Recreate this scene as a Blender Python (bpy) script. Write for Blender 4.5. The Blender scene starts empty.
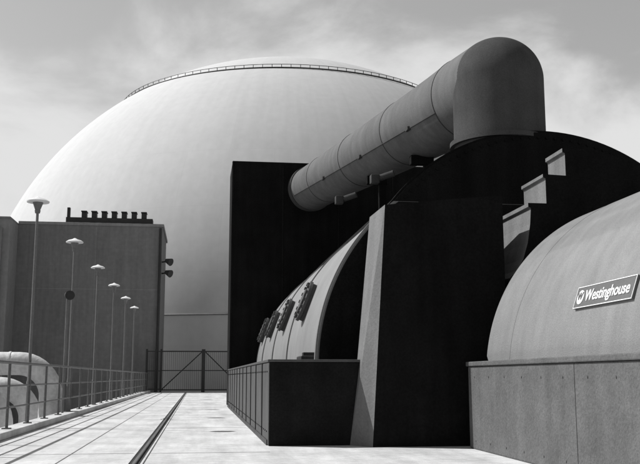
import bpy, bmesh, math, random
from mathutils import Vector, Matrix
random.seed(4)
sc = bpy.context.scene

# ---------------------------------------------------------------- materials
def mat(name, col, rough=0.75, var=0.18, scale=1.2, bump=0.15, streak=0.0, fine=30.0, metal=0.0, spec=0.3):
    m = bpy.data.materials.new(name); m.use_nodes = True
    nt = m.node_tree; N = nt.nodes; L = nt.links
    b = N["Principled BSDF"]
    b.inputs["Roughness"].default_value = rough
    b.inputs["Metallic"].default_value = metal
    b.inputs["Specular IOR Level"].default_value = spec
    tc = N.new("ShaderNodeTexCoord")
    n1 = N.new("ShaderNodeTexNoise"); n1.inputs["Scale"].default_value = scale
    n1.inputs["Detail"].default_value = 6; n1.inputs["Roughness"].default_value = 0.65
    L.new(tc.outputs["Object"], n1.inputs["Vector"])
    n2 = N.new("ShaderNodeTexNoise"); n2.inputs["Scale"].default_value = fine
    n2.inputs["Detail"].default_value = 4
    L.new(tc.outputs["Object"], n2.inputs["Vector"])
    mp = N.new("ShaderNodeMapping"); mp.inputs["Scale"].default_value = (3.0, 3.0, 0.25)
    L.new(tc.outputs["Object"], mp.inputs["Vector"])
    n3 = N.new("ShaderNodeTexNoise"); n3.inputs["Scale"].default_value = 1.6; n3.inputs["Detail"].default_value = 5
    L.new(mp.outputs["Vector"], n3.inputs["Vector"])
    def rng(src, amp):
        r = N.new("ShaderNodeMapRange")
        r.inputs["From Min"].default_value = 0.3; r.inputs["From Max"].default_value = 0.7
        r.inputs["To Min"].default_value = 1-amp; r.inputs["To Max"].default_value = 1+amp
        L.new(src, r.inputs["Value"]); return r.outputs[0]
    a = rng(n1.outputs["Fac"], var); c = rng(n2.outputs["Fac"], var*0.8); d = rng(n3.outputs["Fac"], streak)
    m1 = N.new("ShaderNodeMath"); m1.operation = 'MULTIPLY'; L.new(a, m1.inputs[0]); L.new(c, m1.inputs[1])
    m2 = N.new("ShaderNodeMath"); m2.operation = 'MULTIPLY'; L.new(m1.outputs[0], m2.inputs[0]); L.new(d, m2.inputs[1])
    m3 = N.new("ShaderNodeMath"); m3.operation = 'MULTIPLY'; m3.inputs[1].default_value = col
    L.new(m2.outputs[0], m3.inputs[0])
    L.new(m3.outputs[0], b.inputs["Base Color"])
    bp = N.new("ShaderNodeBump"); bp.inputs["Strength"].default_value = bump; bp.inputs["Distance"].default_value = 0.02
    L.new(n2.outputs["Fac"], bp.inputs["Height"]); L.new(bp.outputs["Normal"], b.inputs["Normal"])
    return m, m3.outputs[0]

M_deck, deck_out = mat("deck_concrete", 0.56, 0.85, 0.07, 0.5, 0.25, 0.0, 45)
M_rail = mat("steel_rail", 0.12, 0.45, 0.2)[0]
M_groove = mat("groove_dark", 0.03, 0.9)[0]
M_ground = mat("ground_gravel", 0.22, 0.95, 0.25, 0.2)[0]
M_plinth = mat("plinth_paint", 0.115, 0.75, 0.20, 2.2, 0.5, 0.10, 38, spec=0.15)[0]
M_casing = mat("casing_paint", 0.215, 0.5, 0.13, 0.7, 0.3, 0.09, 55)[0]
M_hood = mat("hood_paint", 0.235, 0.5, 0.13, 0.8, 0.2, 0.08, 50)[0]
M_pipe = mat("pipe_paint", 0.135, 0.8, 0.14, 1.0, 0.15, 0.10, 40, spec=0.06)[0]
M_elbow = mat("pipe_paint_shaded", 0.075, 0.9, 0.16, 1.0, 0.1, 0.08, 40, spec=0.0)[0]  # pipe paint darkened, so the elbow's shade is put into the colour
M_black = mat("dark_paint_shaded", 0.009, 0.7, 0.3, 1.0, 0.15, 0.2, spec=0.05)[0]  # near black; shade of faces turned from the sun is put into it
M_blackrim = mat("dark_paint_worn", 0.014, 0.6, 0.25, 2.0, 0.15, 0.15, spec=0.08)[0]
M_darkside = mat("dark_plinth_paint", 0.085, 0.7, 0.14, 1.6, 0.25, 0.10, spec=0.15)[0]
M_endpanel = mat("end_paint_shaded", 0.013, 0.7, 0.3, 1.6, 0.2, 0.2, spec=0.06)[0]  # plinth paint darkened; carries the shade of the ends facing the camera
M_chamfer = mat("block_paint_lit", 0.16, 0.7, 0.14, 1.0, 0.2, 0.14)[0]  # lighter copy for the sunlit faces of block and cover
M_post = mat("galvanised_post", 0.17, 0.5, 0.15, 3)[0]
M_railing = mat("railing_paint", 0.12, 0.5, 0.2, 3)[0]
M_white = mat("white_enamel", 0.8, 0.4, 0.05, 3)[0]
M_whitepipe = mat("white_lagging", 0.60, 0.6, 0.14, 2, 0.4, 0.12, 12)[0]
M_dark = mat("dark_metal", 0.03, 0.5, 0.2, 3)[0]
M_bldg, bldg_out = mat("block_wall", 0.19, 0.9, 0.10, 0.3, 0.3, 0.10, 4)
M_annex = mat("annex_wall", 0.25, 0.9, 0.10, 0.4, 0.3, 0.08, 4)[0]
M_plate = mat("plate_grey", 0.12, 0.5, 0.05, 3)[0]

def deck_extra():
    nt = M_deck.node_tree; N = nt.nodes; L = nt.links; b = N["Principled BSDF"]
    tc = N.new("ShaderNodeTexCoord")
    prev = deck_out
    for (sx,sy,lo,hi) in ((2.2,0.30,.80,1.06),(0.9,0.9,.82,1.06),(7,7,.9,1.05)):
        st = N.new("ShaderNodeTexNoise"); st.inputs["Scale"].default_value = 1.0; st.inputs["Detail"].default_value = 7
        st.inputs["Roughness"].default_value = .7
        mp2 = N.new("ShaderNodeMapping"); mp2.inputs["Scale"].default_value = (sx, sy, 1)
        L.new(tc.outputs["Object"], mp2.inputs["Vector"]); L.new(mp2.outputs["Vector"], st.inputs["Vector"])
        r = N.new("ShaderNodeMapRange"); r.inputs["From Min"].default_value = .35; r.inputs["From Max"].default_value = .6
        r.inputs["To Min"].default_value = lo; r.inputs["To Max"].default_value = hi
        L.new(st.outputs["Fac"], r.inputs["Value"])
        y = N.new("ShaderNodeMath"); y.operation = 'MULTIPLY'
        L.new(prev, y.inputs[0]); L.new(r.outputs[0], y.inputs[1]); prev = y.outputs[0]
    L.new(prev, b.inputs["Base Color"])
deck_extra()

def block_extra(m, out):
    nt = m.node_tree; N = nt.nodes; L = nt.links; b = N["Principled BSDF"]
    tc = N.new("ShaderNodeTexCoord"); s = N.new("ShaderNodeSeparateXYZ"); L.new(tc.outputs["Object"], s.inputs[0])
    a = N.new("ShaderNodeMath"); a.operation='ADD'; L.new(s.outputs[0], a.inputs[0]); L.new(s.outputs[1], a.inputs[1])
    cb = N.new("ShaderNodeCombineXYZ"); L.new(a.outputs[0], cb.inputs[0]); L.new(s.outputs[2], cb.inputs[1])
    br = N.new("ShaderNodeTexBrick"); br.inputs["Scale"].default_value = 1.0
    br.inputs["Brick Width"].default_value = 0.5; br.inputs["Row Height"].default_value = 0.25
    br.inputs["Mortar Size"].default_value = 0.01
    br.inputs["Color1"].default_value = (1,1,1,1); br.inputs["Color2"].default_value = (.94,.94,.94,1)
    br.inputs["Mortar"].default_value = (.92,.92,.92,1)
    L.new(cb.outputs[0], br.inputs["Vector"])
    x = N.new("ShaderNodeMix"); x.data_type = 'RGBA'; x.blend_type = 'MULTIPLY'; x.inputs[0].default_value = 1
    L.new(out, x.inputs[6]); L.new(br.outputs["Color"], x.inputs[7]); L.new(x.outputs[2], b.inputs["Base Color"])
block_extra(M_bldg, bldg_out)

def dome_mat():
    m, out = mat("dome_paint", 0.57, 0.85, 0.04, 0.06, 0.05, 0.0, 1.5)
    nt = m.node_tree; N = nt.nodes; L = nt.links; b = N["Principled BSDF"]
    tc = N.new("ShaderNodeTexCoord"); s = N.new("ShaderNodeSeparateXYZ"); L.new(tc.outputs["Object"], s.inputs[0])
    at = N.new("ShaderNodeMath"); at.operation = 'ARCTAN2'; L.new(s.outputs[0], at.inputs[0]); L.new(s.outputs[1], at.inputs[1])
    dv = N.new("ShaderNodeMath"); dv.operation = 'DIVIDE'; L.new(s.outputs[2], dv.inputs[0]); dv.inputs[1].default_value = 34.0
    asn = N.new("ShaderNodeMath"); asn.operation = 'ARCSINE'; L.new(dv.outputs[0], asn.inputs[0])
    cb = N.new("ShaderNodeCombineXYZ"); L.new(at.outputs[0], cb.inputs[0]); L.new(asn.outputs[0], cb.inputs[1])
    br = N.new("ShaderNodeTexBrick"); br.inputs["Scale"].default_value = 1.0
    br.inputs["Brick Width"].default_value = 0.262; br.inputs["Row Height"].default_value = 0.175
    br.inputs["Mortar Size"].default_value = 0.0014; br.inputs["Mortar Smooth"].default_value = 0.8
    br.inputs["Color1"].default_value = (1,1,1,1); br.inputs["Color2"].default_value = (.985,.985,.985,1)
    br.inputs["Mortar"].default_value = (.95,.95,.95,1)
    L.new(cb.outputs[0], br.inputs["Vector"])
    mp = N.new("ShaderNodeMapping"); mp.inputs["Scale"].default_value = (30, 2.5, 1); L.new(cb.outputs[0], mp.inputs["Vector"])
    st = N.new("ShaderNodeTexNoise"); st.inputs["Scale"].default_value = 1.0; st.inputs["Detail"].default_value = 6
    L.new(mp.outputs[0], st.inputs["Vector"])
    r = N.new("ShaderNodeMapRange"); r.inputs["From Min"].default_value = .35; r.inputs["From Max"].default_value = .7
    r.inputs["To Min"].default_value = 1.02; r.inputs["To Max"].default_value = .96
    L.new(st.outputs["Fac"], r.inputs["Value"])
    x = N.new("ShaderNodeMix"); x.data_type = 'RGBA'; x.blend_type = 'MULTIPLY'; x.inputs[0].default_value = 1
    L.new(out, x.inputs[6]); L.new(br.outputs["Color"], x.inputs[7])
    y = N.new("ShaderNodeMix"); y.data_type = 'RGBA'; y.blend_type = 'MULTIPLY'; y.inputs[0].default_value = 1
    L.new(x.outputs[2], y.inputs[6]); L.new(r.outputs[0], y.inputs[7])
    L.new(y.outputs[2], b.inputs["Base Color"])
    return m
M_dome = dome_mat()

# ---------------------------------------------------------------- helpers
def empty(name, loc=(0,0,0)):
    e = bpy.data.objects.new(name, None); e.location = loc; e.empty_display_size = 0.3
    sc.collection.objects.link(e); return e

def link(name, bm, m, parent=None, smooth=False, ang=35):
    me = bpy.data.meshes.new(name)
    bmesh.ops.recalc_face_normals(bm, faces=bm.faces[:])
    bm.to_mesh(me); bm.free()
    me.materials.append(m)
    if smooth:
        for p in me.polygons: p.use_smooth = True
        me.set_sharp_from_angle(angle=math.radians(ang))
    o = bpy.data.objects.new(name, me); sc.collection.objects.link(o)
    if parent:
        o.parent = parent
        o.matrix_parent_inverse = Matrix.Translation(-Vector(parent.location))
    return o

def add_box(bm, x0,x1,y0,y1,z0,z1, bevel=0.0):
    r = bmesh.ops.create_cube(bm, size=1.0)
    vs = r['verts']
    bmesh.ops.scale(bm, vec=(x1-x0, y1-y0, z1-z0), verts=vs)
    bmesh.ops.translate(bm, vec=((x0+x1)/2,(y0+y1)/2,(z0+z1)/2), verts=vs)
    if bevel > 0:
        es = list({e for v in vs for e in v.link_edges})
        bmesh.ops.bevel(bm, geom=es, offset=bevel, segments=2, affect='EDGES', profile=0.5)

def box(name, x0,x1,y0,y1,z0,z1, m, parent=None, bevel=0.0):
    bm = bmesh.new(); add_box(bm, x0,x1,y0,y1,z0,z1,bevel)
    return link(name, bm, m, parent)

def add_tube(bm, pts, rad, seg=16, cap=True):
    pts = [Vector(p) for p in pts]
    if not isinstance(rad, (list,tuple)): rad = [rad]*len(pts)
    rings = []
    t0 = (pts[1]-pts[0]).normalized()
    up = Vector((0,0,1)) if abs(t0.z) < 0.9 else Vector((1,0,0))
    u = t0.cross(up).normalized()
    for i,p in enumerate(pts):
        if i == 0: t = (pts[1]-pts[0])
        elif i == len(pts)-1: t = pts[-1]-pts[-2]
        else: t = (pts[i+1]-pts[i]).normalized() + (pts[i]-pts[i-1]).normalized()
        t.normalize()
        u = (u - t*u.dot(t)).normalized(); v = t.cross(u)
        rings.append([bm.verts.new(p + (u*math.cos(a)+v*math.sin(a))*rad[i]) for a in [2*math.pi*k/seg for k in range(seg)]])
    for a,b in zip(rings, rings[1:]):
        for k in range(seg):
            bm.faces.new((a[k],a[(k+1)%seg],b[(k+1)%seg],b[k]))
    if cap:
        bm.faces.new(rings[0][::-1]); bm.faces.new(rings[-1])

def tube(name, pts, rad, m, parent=None, seg=16):
    bm = bmesh.new(); add_tube(bm, pts, rad, seg); return link(name, bm, m, parent, True)

def add_prism(bm, prof, y0, y1):
    a = [bm.verts.new((x,y0,z)) for x,z in prof]; b = [bm.verts.new((x,y1,z)) for x,z in prof]
    n = len(prof)
    for k in range(n): bm.faces.new((a[k],a[(k+1)%n],b[(k+1)%n],b[k]))
    bm.faces.new(a[::-1]); bm.faces.new(b)

def arc_prof(cx, cz, r, zb, n=72):
    a0 = math.asin((zb-cz)/r)
    return [(cx + r*math.cos(a), cz + r*math.sin(a)) for a in [a0 + (math.pi-2*a0)*k/n for k in range(n+1)]]

def left_prof(cx, cz, r, zb, zt, n=60):
    """left flank of a round casing from height zt down to zb, closed on the right"""
    a1 = math.pi-math.asin((zt-cz)/r); a2 = math.pi-math.asin((zb-cz)/r)
    p = [(cx + r*math.cos(a), cz + r*math.sin(a)) for a in [a1+(a2-a1)*k/n for k in range(n+1)]]
    return p + [(6.0,zb),(6.0,zt)]

def add_disc(bm, c, n, r, h, seg=24):
    c = Vector(c); n = Vector(n).normalized(); add_tube(bm, [c, c+n*h], r, seg)

# ---------------------------------------------------------------- ground, deck
bm = bmesh.new(); add_box(bm, -900,900,-200,1600,-8.4,-8.0); link("ground", bm, M_ground)

deck = empty("concrete_deck")
box("slab", -3.42,30,-25,66.5,-0.9,0.0, M_deck, deck)
box("edge_kerb", -3.42,-3.05,-24.9,61.0,0.002,0.12, M_deck, deck, 0.015)
box("support_wall", -3.1,29.5,-24,66.0,-8.0,-0.9, M_bldg, deck)

rail = empty("crane_rail")
box("rail_channel", -0.76,-0.63,-24,60,0.001,0.005, M_groove, rail)
box("rail_head", -0.715,-0.675,-24,60,0.0055,0.03, M_rail, rail, 0.006)
box("channel_lip_a", -0.79,-0.762,-24,60,0.001,0.014, M_deck, rail, 0.004)
box("channel_lip_b", -0.628,-0.60,-24,60,0.001,0.014, M_deck, rail, 0.004)
joint = empty("deck_joint")
bm = bmesh.new()
add_box(bm, -1.62,-1.606,-24,60,0.001,0.004)
y = 6.3
while y < 60:
    for xa,xb in ((-3.04,-1.63),(-1.60,-0.80),(-0.59,1.0)):
        add_box(bm, xa,xb,y-0.005,y+0.005,0.001,0.003)
    y += 6.0
link("joint_strips", bm, M_rail, joint)

# ---------------------------------------------------------------- containment dome
DC = Vector((10.0,103.5,3.4)); DR = 34.0
dome = empty("containment_dome", DC)
bm = bmesh.new()
bmesh.ops.create_uvsphere(bm, u_segments=160, v_segments=96, radius=DR)
o = link("shell", bm, M_dome, None, True, 60); o.location = DC
o.parent = dome; o.matrix_parent_inverse = Matrix.Translation(-DC)
def ring_pts(lat, R, n=160, dz=0):
    l = math.radians(lat)
    return [DC + Vector((R*math.cos(l)*math.cos(a), R*math.cos(l)*math.sin(a), R*math.sin(l)+dz)) for a in [2*math.pi*k/n for k in range(n+1)]]
LAT = 55.0
bm = bmesh.new()
add_tube(bm, ring_pts(LAT, DR+0.05), 0.06, 6, False)
add_tube(bm, ring_pts(LAT, DR+0.05, dz=0.33), 0.03, 6, False)
for p,q in zip(ring_pts(LAT,DR+.05,130), ring_pts(LAT,DR+.05,130,0.33)):
    add_tube(bm, [p,q], 0.035, 6)
link("walkway_rail", bm, M_dark, dome)
bm = bmesh.new(); add_tube(bm, ring_pts(4.2, DR+0.02), 0.08, 6, False); link("collar_seam", bm, M_post, dome)

# ---------------------------------------------------------------- left building
b = empty("concrete_building")
box("main_block", -12.3,-2.6,62,69.5,-8.0,11.3, M_bldg, b)
box("parapet_cap", -12.28,-2.50,61.92,69.6,11.3,11.5, M_annex, b, 0.02)
box("annex", -26,-12.3,59.5,69.4,-8.0,11.2, M_annex, b)
box("annex_cap", -26,-12.30,59.42,69.5,11.2,11.36, M_bldg, b, 0.02)
box("annex_duct", -13.15,-12.75,59.2,59.5,-8.0,10.6, M_bldg, b)
box("vent_plinth", -9.2,-3.3,62.2,63.2,11.5,11.9, M_dark, b, 0.02)
bm = bmesh.new()
for k in range(7):
    x = -8.0 + k*0.68
    add_box(bm, x-0.17,x+0.17,62.3,62.9,11.9,12.3,0.03)
    add_box(bm, x-0.20,x+0.20,62.2,63.0,12.3,12.38,0.02)
add_box(bm, -9.15,-8.95,62.3,62.6,11.9,12.6,0.02)
link("roof_vents", bm, M_dark, b)
tube("downpipe", [(-2.72,61.85,-7.9),(-2.72,61.85,11.2)], 0.09, M_dark, b, 10)
bm = bmesh.new()
for z in (8.9, 8.1):
    add_tube(bm, [(-2.6,62.4,z),(-2.2,62.0,z)], 0.05, 8)
    add_tube(bm, [(-2.3,61.9,z+0.05),(-1.95,61.65,z-0.10)], [0.13,0.27], 14)
link("floodlights", bm, M_dark, b, True)
bm = bmesh.new()
add_box(bm, -12.2,-2.85,61.99,62.02,6.9,6.93)
add_box(bm, -7.1,-7.07,61.992,62.02,-7.9,11.2)
link("wall_joints", bm, M_annex, b)

# ---------------------------------------------------------------- gate
g = empty("metal_gate")
bm = bmesh.new()
GY = 61.0
for x in (-3.35,-2.75,-2.4,0.35,0.47,3.2):
    add_box(bm, x-0.06,x+0.06,GY-0.06,GY+0.06,0,2.85)
for x0,x1 in ((-2.34,0.29),(0.53,3.14)):
    for z in (0.15,2.7): add_box(bm, x0,x1,GY-0.035,GY+0.035,z-0.04,z+0.04)
    add_box(bm, x0,x1,GY-0.025,GY+0.025,1.4,1.46)
add_tube(bm, [(-2.3,GY,0.2),(0.28,GY,2.65)], 0.04, 6)
add_tube(bm, [(3.1,GY,0.2),(0.55,GY,2.65)], 0.04, 6)
for z in (0.2,1.4,2.7): add_box(bm, -3.29,-2.46,GY-0.03,GY+0.03,z-0.03,z+0.03)
link("frame", bm, M_dark, g)
bm = bmesh.new()
x = -3.28
while x < 3.1:
    add_box(bm, x-0.008,x+0.008,GY+0.03,GY+0.045,0.1,2.7); x += 0.13
link("bars", bm, M_dark, g)

# ---------------------------------------------------------------- railing
r = empty("metal_railing")
bm = bmesh.new()
RX = -3.22
for z,rr in ((1.25,0.028),(0.85,0.018),(0.48,0.018)):
    add_tube(bm, [(RX,4,z),(RX,60.9,z)], rr, 10)
y = 4.6
while y < 61:
    add_tube(bm, [(RX,y,0.1),(RX,y,1.25)], 0.026, 10)
    add_box(bm, RX-0.07,RX+0.07,y-0.07,y+0.07,0.12,0.14)
    y += 1.93
link("rails_and_posts", bm, M_railing, r, True)

# ---------------------------------------------------------------- lamps
def lamp(y):
    e = empty("street_lamp", (-3.34,y,0)); x = -3.34; z = 4.65
    bm = bmesh.new()
    add_tube(bm, [(x,y,-0.5),(x,y,0.9),(x,y,0.95),(x,y,z-0.30)], [0.045,0.045,0.032,0.028], 12)
    add_box(bm, x-.08,x+.08,y-.08,y+.08,0.0,0.03)
    add_tube(bm, [(x,y,z-0.31),(x,y,z-0.25)], [0.05,0.06], 14)
    link("post", bm, M_post, e, True)
    bm = bmesh.new()
    add_tube(bm, [(x,y,z-0.25),(x,y,z-0.08),(x,y,z-0.06)], [0.05,0.11,0.115], 20)
    link("glass_bowl", bm, M_post, e, True)
    bm = bmesh.new()
    add_tube(bm, [(x,y,z-0.085),(x,y,z-0.06),(x,y,z-0.02),(x,y,z+0.01),(x,y,z+0.04)], [0.225,0.23,0.17,0.07,0.02], 28)
    link("reflector_cap", bm, M_white, e, True)
for y in (18.7,24.35,30.1,36.0,41.9,47.7): lamp(y)

e = empty("loudspeaker_post", (-3.3,23.2,0))
bm = bmesh.new(); add_tube(bm, [(-3.3,23.2,-0.3),(-3.3,23.2,3.0)], 0.03, 10)
link("post", bm, M_post, e, True)
bm = bmesh.new()
add_tube(bm, [(-3.34,23.36,3.05),(-3.31,23.28,3.05),(-3.29,23.18,3.05),(-3.22,23.02,3.03),(-3.21,22.98,3.03)], [0.05,0.08,0.085,0.115,0.12], 18)
link("horn", bm, M_dark, e, True)

# ---------------------------------------------------------------- white pipes at left
def bend(p0, p1, p2, rad, n=10):
    p0,p1,p2 = map(Vector,(p0,p1,p2))
    d0 = (p0-p1).normalized(); d1 = (p2-p1).normalized()
    ctr = p1+d0*rad+d1*rad
    out = []
    for k in range(n+1):
        t = math.pi/2*k/n
        out.append(ctr - d1*rad*math.cos(t) - d0*rad*math.sin(t))
    return out
e = empty("insulated_pipe")
for (x1,y,z,rr,x0) in ((-3.80,24.5,1.35,0.30,-14),(-4.3,21.0,0.75,0.26,-14),(-4.6,26.2,0.7,0.3,-14)):
    pts = [(x0,y,z)] + bend((x0,y,z),(x1,y,z),(x1,y,-8), 0.85) + [(x1,y,-8)]
    bm = bmesh.new(); add_tube(bm, pts, rr, 24)
    for k in range(5):
        add_tube(bm, [(x1-1.1-k*1.1,y,z),(x1-1.05-k*1.1,y,z)], rr+0.015, 24)
        add_tube(bm, [(x1,y,z-1.0-k*1.1),(x1,y,z-1.05-k*1.1)], rr+0.015, 24)
    link("pipe_run", bm, M_whitepipe, e, True)
bm = bmesh.new()
for x in (-5.6,-8.0):
    for y in (20.6,27.0): add_box(bm, x-.08,x+.08,y-.08,y+.08,-8,0.2)
    add_box(bm, x-.07,x+.07,20.5,27.1,0.2,0.36)
link("pipe_rack", bm, M_dark, e)

# ---------------------------------------------------------------- dark enclosure
e = empty("dark_enclosure_building")
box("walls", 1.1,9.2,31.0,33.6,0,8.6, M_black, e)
box("corner_trim", 1.085,1.14,30.985,31.04,0,8.58, M_endpanel, e, 0.01)
bm = bmesh.new()
for x in (2.9,4.9,6.9): add_box(bm, x-0.02,x+0.02,30.985,31.02,0.05,8.55)
link("panel_joints", bm, M_endpanel, e)

# ---------------------------------------------------------------- LP turbine (with hatches)
e = empty("low_pressure_turbine")
bm = bmesh.new(); add_box(bm, 1.055,4.4,13.36,30.9,0.0,1.22,0.02); link("plinth", bm, M_darkside, e)
box("end_shade_panel", 1.065,2.5,13.335,13.359,0.004,1.215, M_endpanel, e, 0.004)  # thin dark sheet standing in for shade on the near end
bm = bmesh.new(); add_box(bm, 1.04,4.4,13.325,30.92,1.221,1.26,0.008)
link("plinth_cap", bm, M_darkside, e)
bm = bmesh.new()
y = 14.6
while y < 30.8:
    add_box(bm, 1.038,1.056,y-0.02,y+0.02,0.03,1.215); y += 1.55
add_box(bm, 1.04,1.056,13.5,30.8,0.0,0.08)
link("plinth_panel_ribs", bm, M_dark, e)
bm = bmesh.new()
y = 13.6
while y < 30.8:
    for z in (0.2,1.08): add_disc(bm, (1.056,y,z), (-1,0,0), 0.012, 0.012, 8)
    y += 0.31
for k in range(5):
    for z in (0.12,1.1): add_disc(bm, (1.2+k*0.24,13.336,z), (0,-1,0), 0.014, 0.012, 8)
link("plinth_bolts", bm, M_endpanel, e)
CX,CZ,CR = 5.6,1.2,3.6
ZT = 4.05
bm = bmesh.new(); add_prism(bm, left_prof(CX,CZ,CR,1.271,ZT,96), 15.05, 30.95)
link("shell", bm, M_hood, e, True)
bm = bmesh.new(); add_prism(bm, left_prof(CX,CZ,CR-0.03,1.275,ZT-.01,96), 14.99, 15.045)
link("shell_end_plate", bm, M_endpanel, e, True)  # dark colour carries the shade of the shell's end face
bm = bmesh.new()
for y,w in ((15.12,0.10),(20.2,0.07),(24.2,0.07),(28.0,0.07)):
    add_prism(bm, left_prof(CX,CZ,CR+0.03,1.272,ZT+.01,96), y-w/2, y+w/2)
link("shell_ribs", bm, M_hood, e, True)
bm = bmesh.new()
for y in (20.26,24.26,28.06):
    add_prism(bm, left_prof(CX,CZ,CR+0.012,1.272,ZT+.005,96), y-0.01, y+0.07)
link("rib_seals", bm, M_dark, e, True)
def on_shell(z):
    dz = z-CZ; x = CX-math.sqrt(CR*CR-dz*dz); n = Vector((x-CX,0,dz)).normalized()
    return x,n
bm = bmesh.new()
for y in (18.1,22.2,26.2,29.6):
    x,n = on_shell(2.5)
    c = Vector((x,y,2.5))
    add_disc(bm, c-n*0.05, n, 0.40, 0.13, 32)
    add_disc(bm, c+n*0.07, n, 0.43, 0.06, 32)
    add_disc(bm, c+n*0.12, n, 0.24, 0.05, 24)
    t1 = Vector((0,1,0)); t2 = n.cross(t1)
    for k in range(14):
        a = 2*math.pi*k/14
        add_disc(bm, c+n*0.12+(t1*math.cos(a)+t2*math.sin(a))*0.355, n, 0.035, 0.06, 8)
link("bolted_hatches", bm, M_darkside, e, True)
bm = bmesh.new(); add_box(bm, 1.75,2.1,15.2,15.9,1.272,1.36,0.02); add_box(bm,1.8,2.0,15.3,15.5,1.36,1.42,0.01)
link("junction_box", bm, M_dark, e)

# ---------------------------------------------------------------- support block with chamfered edge
e = empty("turbine_pedestal_block")
bm = bmesh.new()
bot = [(2.27,13.33),(2.54,12.95),(4.62,12.95),(4.62,13.7),(4.0,16.9),(2.9,16.9)]
top = [(2.68,13.75),(2.77,12.99),(4.62,12.99),(4.62,13.7),(4.0,16.9),(3.3,16.9)]
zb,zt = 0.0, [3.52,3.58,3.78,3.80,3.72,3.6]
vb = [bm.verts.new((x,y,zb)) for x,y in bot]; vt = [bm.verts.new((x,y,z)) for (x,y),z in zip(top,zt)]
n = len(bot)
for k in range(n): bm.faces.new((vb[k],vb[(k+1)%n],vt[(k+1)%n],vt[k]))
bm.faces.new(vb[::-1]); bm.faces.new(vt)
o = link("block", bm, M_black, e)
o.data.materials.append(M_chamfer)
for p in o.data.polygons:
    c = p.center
    if abs(p.normal.z) < 0.6 and p.normal.x < -0.5 and c.y < 13.6: p.material_index = 1  # sunlit chamfer painted lighter, shaded faces stay near black

# ---------------------------------------------------------------- big dark hood behind
e = empty("exhaust_hood")
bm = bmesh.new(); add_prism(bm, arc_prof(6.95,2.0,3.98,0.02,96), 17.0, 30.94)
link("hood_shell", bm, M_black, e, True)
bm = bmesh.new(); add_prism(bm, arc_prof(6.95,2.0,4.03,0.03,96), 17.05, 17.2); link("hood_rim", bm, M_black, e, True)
bm = bmesh.new()
for k in range(60):
    a = math.radians(12+156*k/59)
    add_disc(bm, (6.95+3.86*math.cos(a), 17.0, 2.0+3.86*math.sin(a)), (0,-1,0), 0.025, 0.03, 8)
link("flange_bolts", bm, M_black, e)

# ---------------------------------------------------------------- stepped cover
e = empty("stepped_cover")
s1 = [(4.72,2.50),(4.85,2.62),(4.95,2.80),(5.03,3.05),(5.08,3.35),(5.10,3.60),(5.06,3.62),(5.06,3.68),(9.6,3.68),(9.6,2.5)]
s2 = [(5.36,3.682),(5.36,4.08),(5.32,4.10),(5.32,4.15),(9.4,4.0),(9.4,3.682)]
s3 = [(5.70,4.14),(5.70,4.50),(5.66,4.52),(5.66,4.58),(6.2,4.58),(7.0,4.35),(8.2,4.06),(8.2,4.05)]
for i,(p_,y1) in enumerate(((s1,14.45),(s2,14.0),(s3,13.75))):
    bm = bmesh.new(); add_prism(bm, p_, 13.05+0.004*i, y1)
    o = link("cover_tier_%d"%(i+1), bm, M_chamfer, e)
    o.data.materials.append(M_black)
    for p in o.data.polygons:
        if abs(p.normal.y) > 0.9: p.material_index = 1  # front and back get the near-black copy, shade put into the colour
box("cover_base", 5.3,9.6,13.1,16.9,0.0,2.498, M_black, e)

# ---------------------------------------------------------------- crossover pipe
e = empty("steam_crossover_pipe")
A = Vector((6.39,18.0,7.36)); B = Vector((3.50,33.0,7.70))
d = (B-A).normalized(); LT = (B-A).length
RL = 0.98
def prad(t):
    if t < 1.3: return RL
    s = (t-1.3)/(LT-1.3); return RL + (0.755-RL)*(s**0.7)
bm = bmesh.new()
ts = [0.0,1.3,2.2,3.2,4.5,6,8,10,12,14,LT]
add_tube(bm, [A+d*t for t in ts], [prad(t) for t in ts], 72)
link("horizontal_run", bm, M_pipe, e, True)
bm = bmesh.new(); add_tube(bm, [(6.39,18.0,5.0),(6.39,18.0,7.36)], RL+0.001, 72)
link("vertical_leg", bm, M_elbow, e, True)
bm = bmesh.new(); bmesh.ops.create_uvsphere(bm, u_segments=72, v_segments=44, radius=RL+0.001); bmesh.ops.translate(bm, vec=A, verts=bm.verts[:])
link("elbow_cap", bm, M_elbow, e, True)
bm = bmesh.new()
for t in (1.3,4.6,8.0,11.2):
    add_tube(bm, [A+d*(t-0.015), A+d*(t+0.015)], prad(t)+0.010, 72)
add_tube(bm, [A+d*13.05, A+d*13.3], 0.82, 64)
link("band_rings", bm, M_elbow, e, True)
bm = bmesh.new()
side = Vector((0,0,1)).cross(d).normalized()
if side.x > 0: side = -side
def flank(t, a): return A+d*t+(side*math.cos(a)+Vector((0,0,1))*math.sin(a))*(prad(t)+0.01)
add_tube(bm, [flank(t,-0.45) for t in ts[1:-2]]+[flank(12.9,-0.45)], 0.012, 6)
for t in (2.9,6.3,9.6):
    add_box(bm, *(lambda p:(p.x-.04,p.x+.04,p.y-.12,p.y+.12,p.z-.04,p.z+.04))(flank(t,-0.45)))
link("seam_conduit", bm, M_elbow, e)
bm = bmesh.new()
add_tube(bm, [(6.39,18,5.90),(6.39,18,6.0)], 1.07, 64)
link("base_flange", bm, M_elbow, e, True)
bm = bmesh.new()
for t in (3.6,6.6):
    p = A+d*t
    r0 = prad(t)
    add_box(bm, p.x-0.45,p.x+0.15,p.y-0.10,p.y+0.10,p.z-r0-0.20,p.z-r0+0.04,0.02)
    add_box(bm, p.x-0.10,p.x+0.10,p.y-0.08,p.y+0.08,5.6,p.z-r0-0.201)
link("saddle_supports", bm, M_black, e)
bm = bmesh.new()
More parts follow.
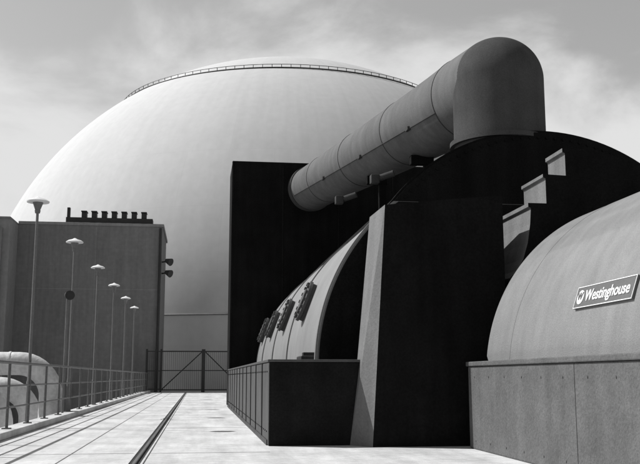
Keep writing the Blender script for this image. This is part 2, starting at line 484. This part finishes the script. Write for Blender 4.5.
for t,z in ((5.0,-1.1),(7.8,-1.2)):
    p = A+d*t
    add_tube(bm, [(p.x-0.75,p.y,p.z+z-0.12),(p.x-0.35,p.y-0.2,p.z+z)], 0.09, 12)
    add_box(bm, p.x-0.95,p.x-0.72,p.y-0.12,p.y+0.12,p.z+z-0.26,p.z+z-0.02,0.02)
link("drain_valves", bm, M_elbow, e, True)

# ---------------------------------------------------------------- right generator casing
e = empty("turbine_generator")
bm = bmesh.new(); add_box(bm, 3.88,9.4,-6,12.6,0.0,1.15,0.02); link("plinth", bm, M_plinth, e)
bm = bmesh.new(); add_box(bm, 3.855,9.42,-6,12.625,1.151,1.215,0.012); link("plinth_cap", bm, M_plinth, e)
GX,GZ,GR = 6.6,1.0,2.56
bm = bmesh.new()
add_prism(bm, arc_prof(GX,GZ,GR,1.216,96), -5.9, 12.25)
es = [ed for ed in bm.edges if all(abs(v.co.y-12.25)<1e-4 for v in ed.verts) and ed.calc_length()<1.0]
bmesh.ops.bevel(bm, geom=es, offset=0.10, segments=5, affect='EDGES', profile=0.5)
link("shell", bm, M_casing, e, True, 50)
bm = bmesh.new()
add_prism(bm, arc_prof(GX,GZ,GR+0.03,1.217,96), 6.1,6.2)
add_prism(bm, arc_prof(GX,GZ,GR+0.003,1.217,96), 11.3,11.31)
link("shell_seams", bm, M_casing, e, True)
bm = bmesh.new()
for k in range(14):
    add_disc(bm, (3.882, 12.3-k*0.62, 1.0), (-1,0,0), 0.012, 0.01, 8)
    add_disc(bm, (3.882, 12.3-k*0.62, 0.12), (-1,0,0), 0.012, 0.01, 8)
link("plinth_bolts", bm, M_plinth, e)
bm = bmesh.new()
for y in (8.9,): add_box(bm, 3.877,3.883,y-0.004,y+0.004,0.02,1.14)
link("plinth_joints", bm, M_dark, e)

# nameplate
th = math.radians(19.5)
n = Vector((-math.cos(th),0,math.sin(th))); xr = Vector((0,-1,0)); up = n.cross(xr)
c = Vector((GX,8.73,GZ)) + n*(GR+0.012)
R = Matrix((xr,up,n)).transposed().to_4x4()
sign = empty("company_sign")
def place(o, off=(0,0,0)):
    o.matrix_world = Matrix.Translation(c + xr*off[0] + up*off[1] + n*off[2]) @ R
    o.parent = sign
bm = bmesh.new(); add_box(bm,-0.68,0.68,-0.125,0.125,-0.02,0.012,0.004); o = link("backing_plate", bm, M_plate); place(o)
bm = bmesh.new()
add_box(bm,-0.68,0.68,0.117,0.125,0.0125,0.018); add_box(bm,-0.68,0.68,-0.125,-0.117,0.0125,0.018)
add_box(bm,-0.68,-0.672,-0.1165,0.1165,0.0125,0.018); add_box(bm,0.672,0.68,-0.1165,0.1165,0.0125,0.018)
o = link("border", bm, M_white); place(o)
cu = bpy.data.curves.new("lettering", 'FONT'); cu.body = "Westinghouse"; cu.size = 0.178; cu.extrude = 0.004; cu.offset = 0.0025
cu.align_x = 'LEFT'; cu.align_y = 'CENTER'; cu.materials.append(M_white)
o = bpy.data.objects.new("lettering", cu); sc.collection.objects.link(o); place(o, (-0.43,0.0,0.017))
bm = bmesh.new()
add_disc(bm, (0,0,0), (0,0,1), 0.082, 0.008, 32); o = link("emblem_disc", bm, M_white); place(o, (-0.55,0,0.0125))
cu = bpy.data.curves.new("emblem_letter", 'FONT'); cu.body = "W"; cu.size = 0.12; cu.extrude = 0.003; cu.offset = 0.001
cu.align_x = 'CENTER'; cu.align_y = 'CENTER'; cu.materials.append(M_plate)
o = bpy.data.objects.new("emblem_letter", cu); sc.collection.objects.link(o); place(o, (-0.55,0.005,0.024))

# ---------------------------------------------------------------- light
sd = Vector((-0.62,0.27,0.74)).normalized()
su = bpy.data.lights.new("sun", 'SUN'); su.energy = 5.0; su.angle = math.radians(0.5); su.color = (1,1,1)
so = bpy.data.objects.new("sun", su); sc.collection.objects.link(so)
so.rotation_euler = sd.to_track_quat('Z','Y').to_euler(); so.location = (-20,10,40)

w = bpy.data.worlds.new("World"); sc.world = w; w.use_nodes = True
N = w.node_tree.nodes; L = w.node_tree.links
bg = N["Background"]; bg.inputs["Strength"].default_value = 0.10
sk = N.new("ShaderNodeTexSky"); sk.sky_type = 'NISHITA'; sk.sun_disc = False
sk.sun_elevation = math.asin(sd.z); sk.sun_rotation = math.atan2(sd.x, sd.y) % (2*math.pi)
bw = N.new("ShaderNodeRGBToBW"); L.new(sk.outputs[0], bw.inputs[0])
tc = N.new("ShaderNodeTexCoord")
sp = N.new("ShaderNodeSeparateXYZ"); L.new(tc.outputs["Generated"], sp.inputs[0])
def mrange(src, a,b_,c_,d_, smooth=False):
    r = N.new("ShaderNodeMapRange")
    if smooth: r.interpolation_type = 'SMOOTHSTEP'
    for k,v in zip(("From Min","From Max","To Min","To Max"),(a,b_,c_,d_)): r.inputs[k].default_value = v
    L.new(src, r.inputs["Value"]); return r.outputs[0]
def math2(op, a, b_):
    m = N.new("ShaderNodeMath"); m.operation = op
    for i,v in enumerate((a,b_)):
        if isinstance(v,(int,float)): m.inputs[i].default_value = v
        else: L.new(v, m.inputs[i])
    return m.outputs[0]
mp = N.new("ShaderNodeMapping"); mp.inputs["Scale"].default_value = (1.0,1.0,1.7); mp.inputs["Location"].default_value = (0.55,0.1,0.2)
mp.inputs["Rotation"].default_value = (0,math.radians(18),0)
L.new(tc.outputs["Generated"], mp.inputs["Vector"])
nz = N.new("ShaderNodeTexNoise"); nz.inputs["Scale"].default_value = 4.2; nz.inputs["Detail"].default_value = 9; nz.inputs["Roughness"].default_value = 0.55
nz.inputs["Distortion"].default_value = 0.35
L.new(mp.outputs[0], nz.inputs["Vector"])
veil = mrange(sp.outputs[1], -0.2, 0.7, 0.0, 1.6, True)
base = math2('ADD', bw.outputs[0], veil)
hz = mrange(sp.outputs[2], 0.42, 0.16, -0.01, 0.30)
fac = mrange(math2('ADD', nz.outputs["Fac"], hz), 0.47, 0.76, 0.0, 1.0, True)
side_f = mrange(sp.outputs[1], -0.3, 0.6, 0.3, 1.0, True)
fac = math2('MULTIPLY', fac, side_f)
mx = N.new("ShaderNodeMix"); mx.data_type = 'FLOAT'
L.new(fac, mx.inputs[0]); L.new(base, mx.inputs[2]); mx.inputs[3].default_value = 7.6
L.new(mx.outputs[0], bg.inputs["Color"])

# ---------------------------------------------------------------- camera
cam = bpy.data.cameras.new("camera"); co = bpy.data.objects.new("camera", cam); sc.collection.objects.link(co)
co.location = (0,0,1.0); co.rotation_euler = (math.radians(90+9.26),0,math.radians(-7.78))
cam.sensor_width = 36; cam.lens = 50; cam.clip_end = 5000; cam.clip_start = 0.05
sc.camera = co
sc.view_settings.view_transform = 'Standard'; sc.view_settings.look = 'None'; sc.view_settings.exposure = 0; sc.view_settings.gamma = 1
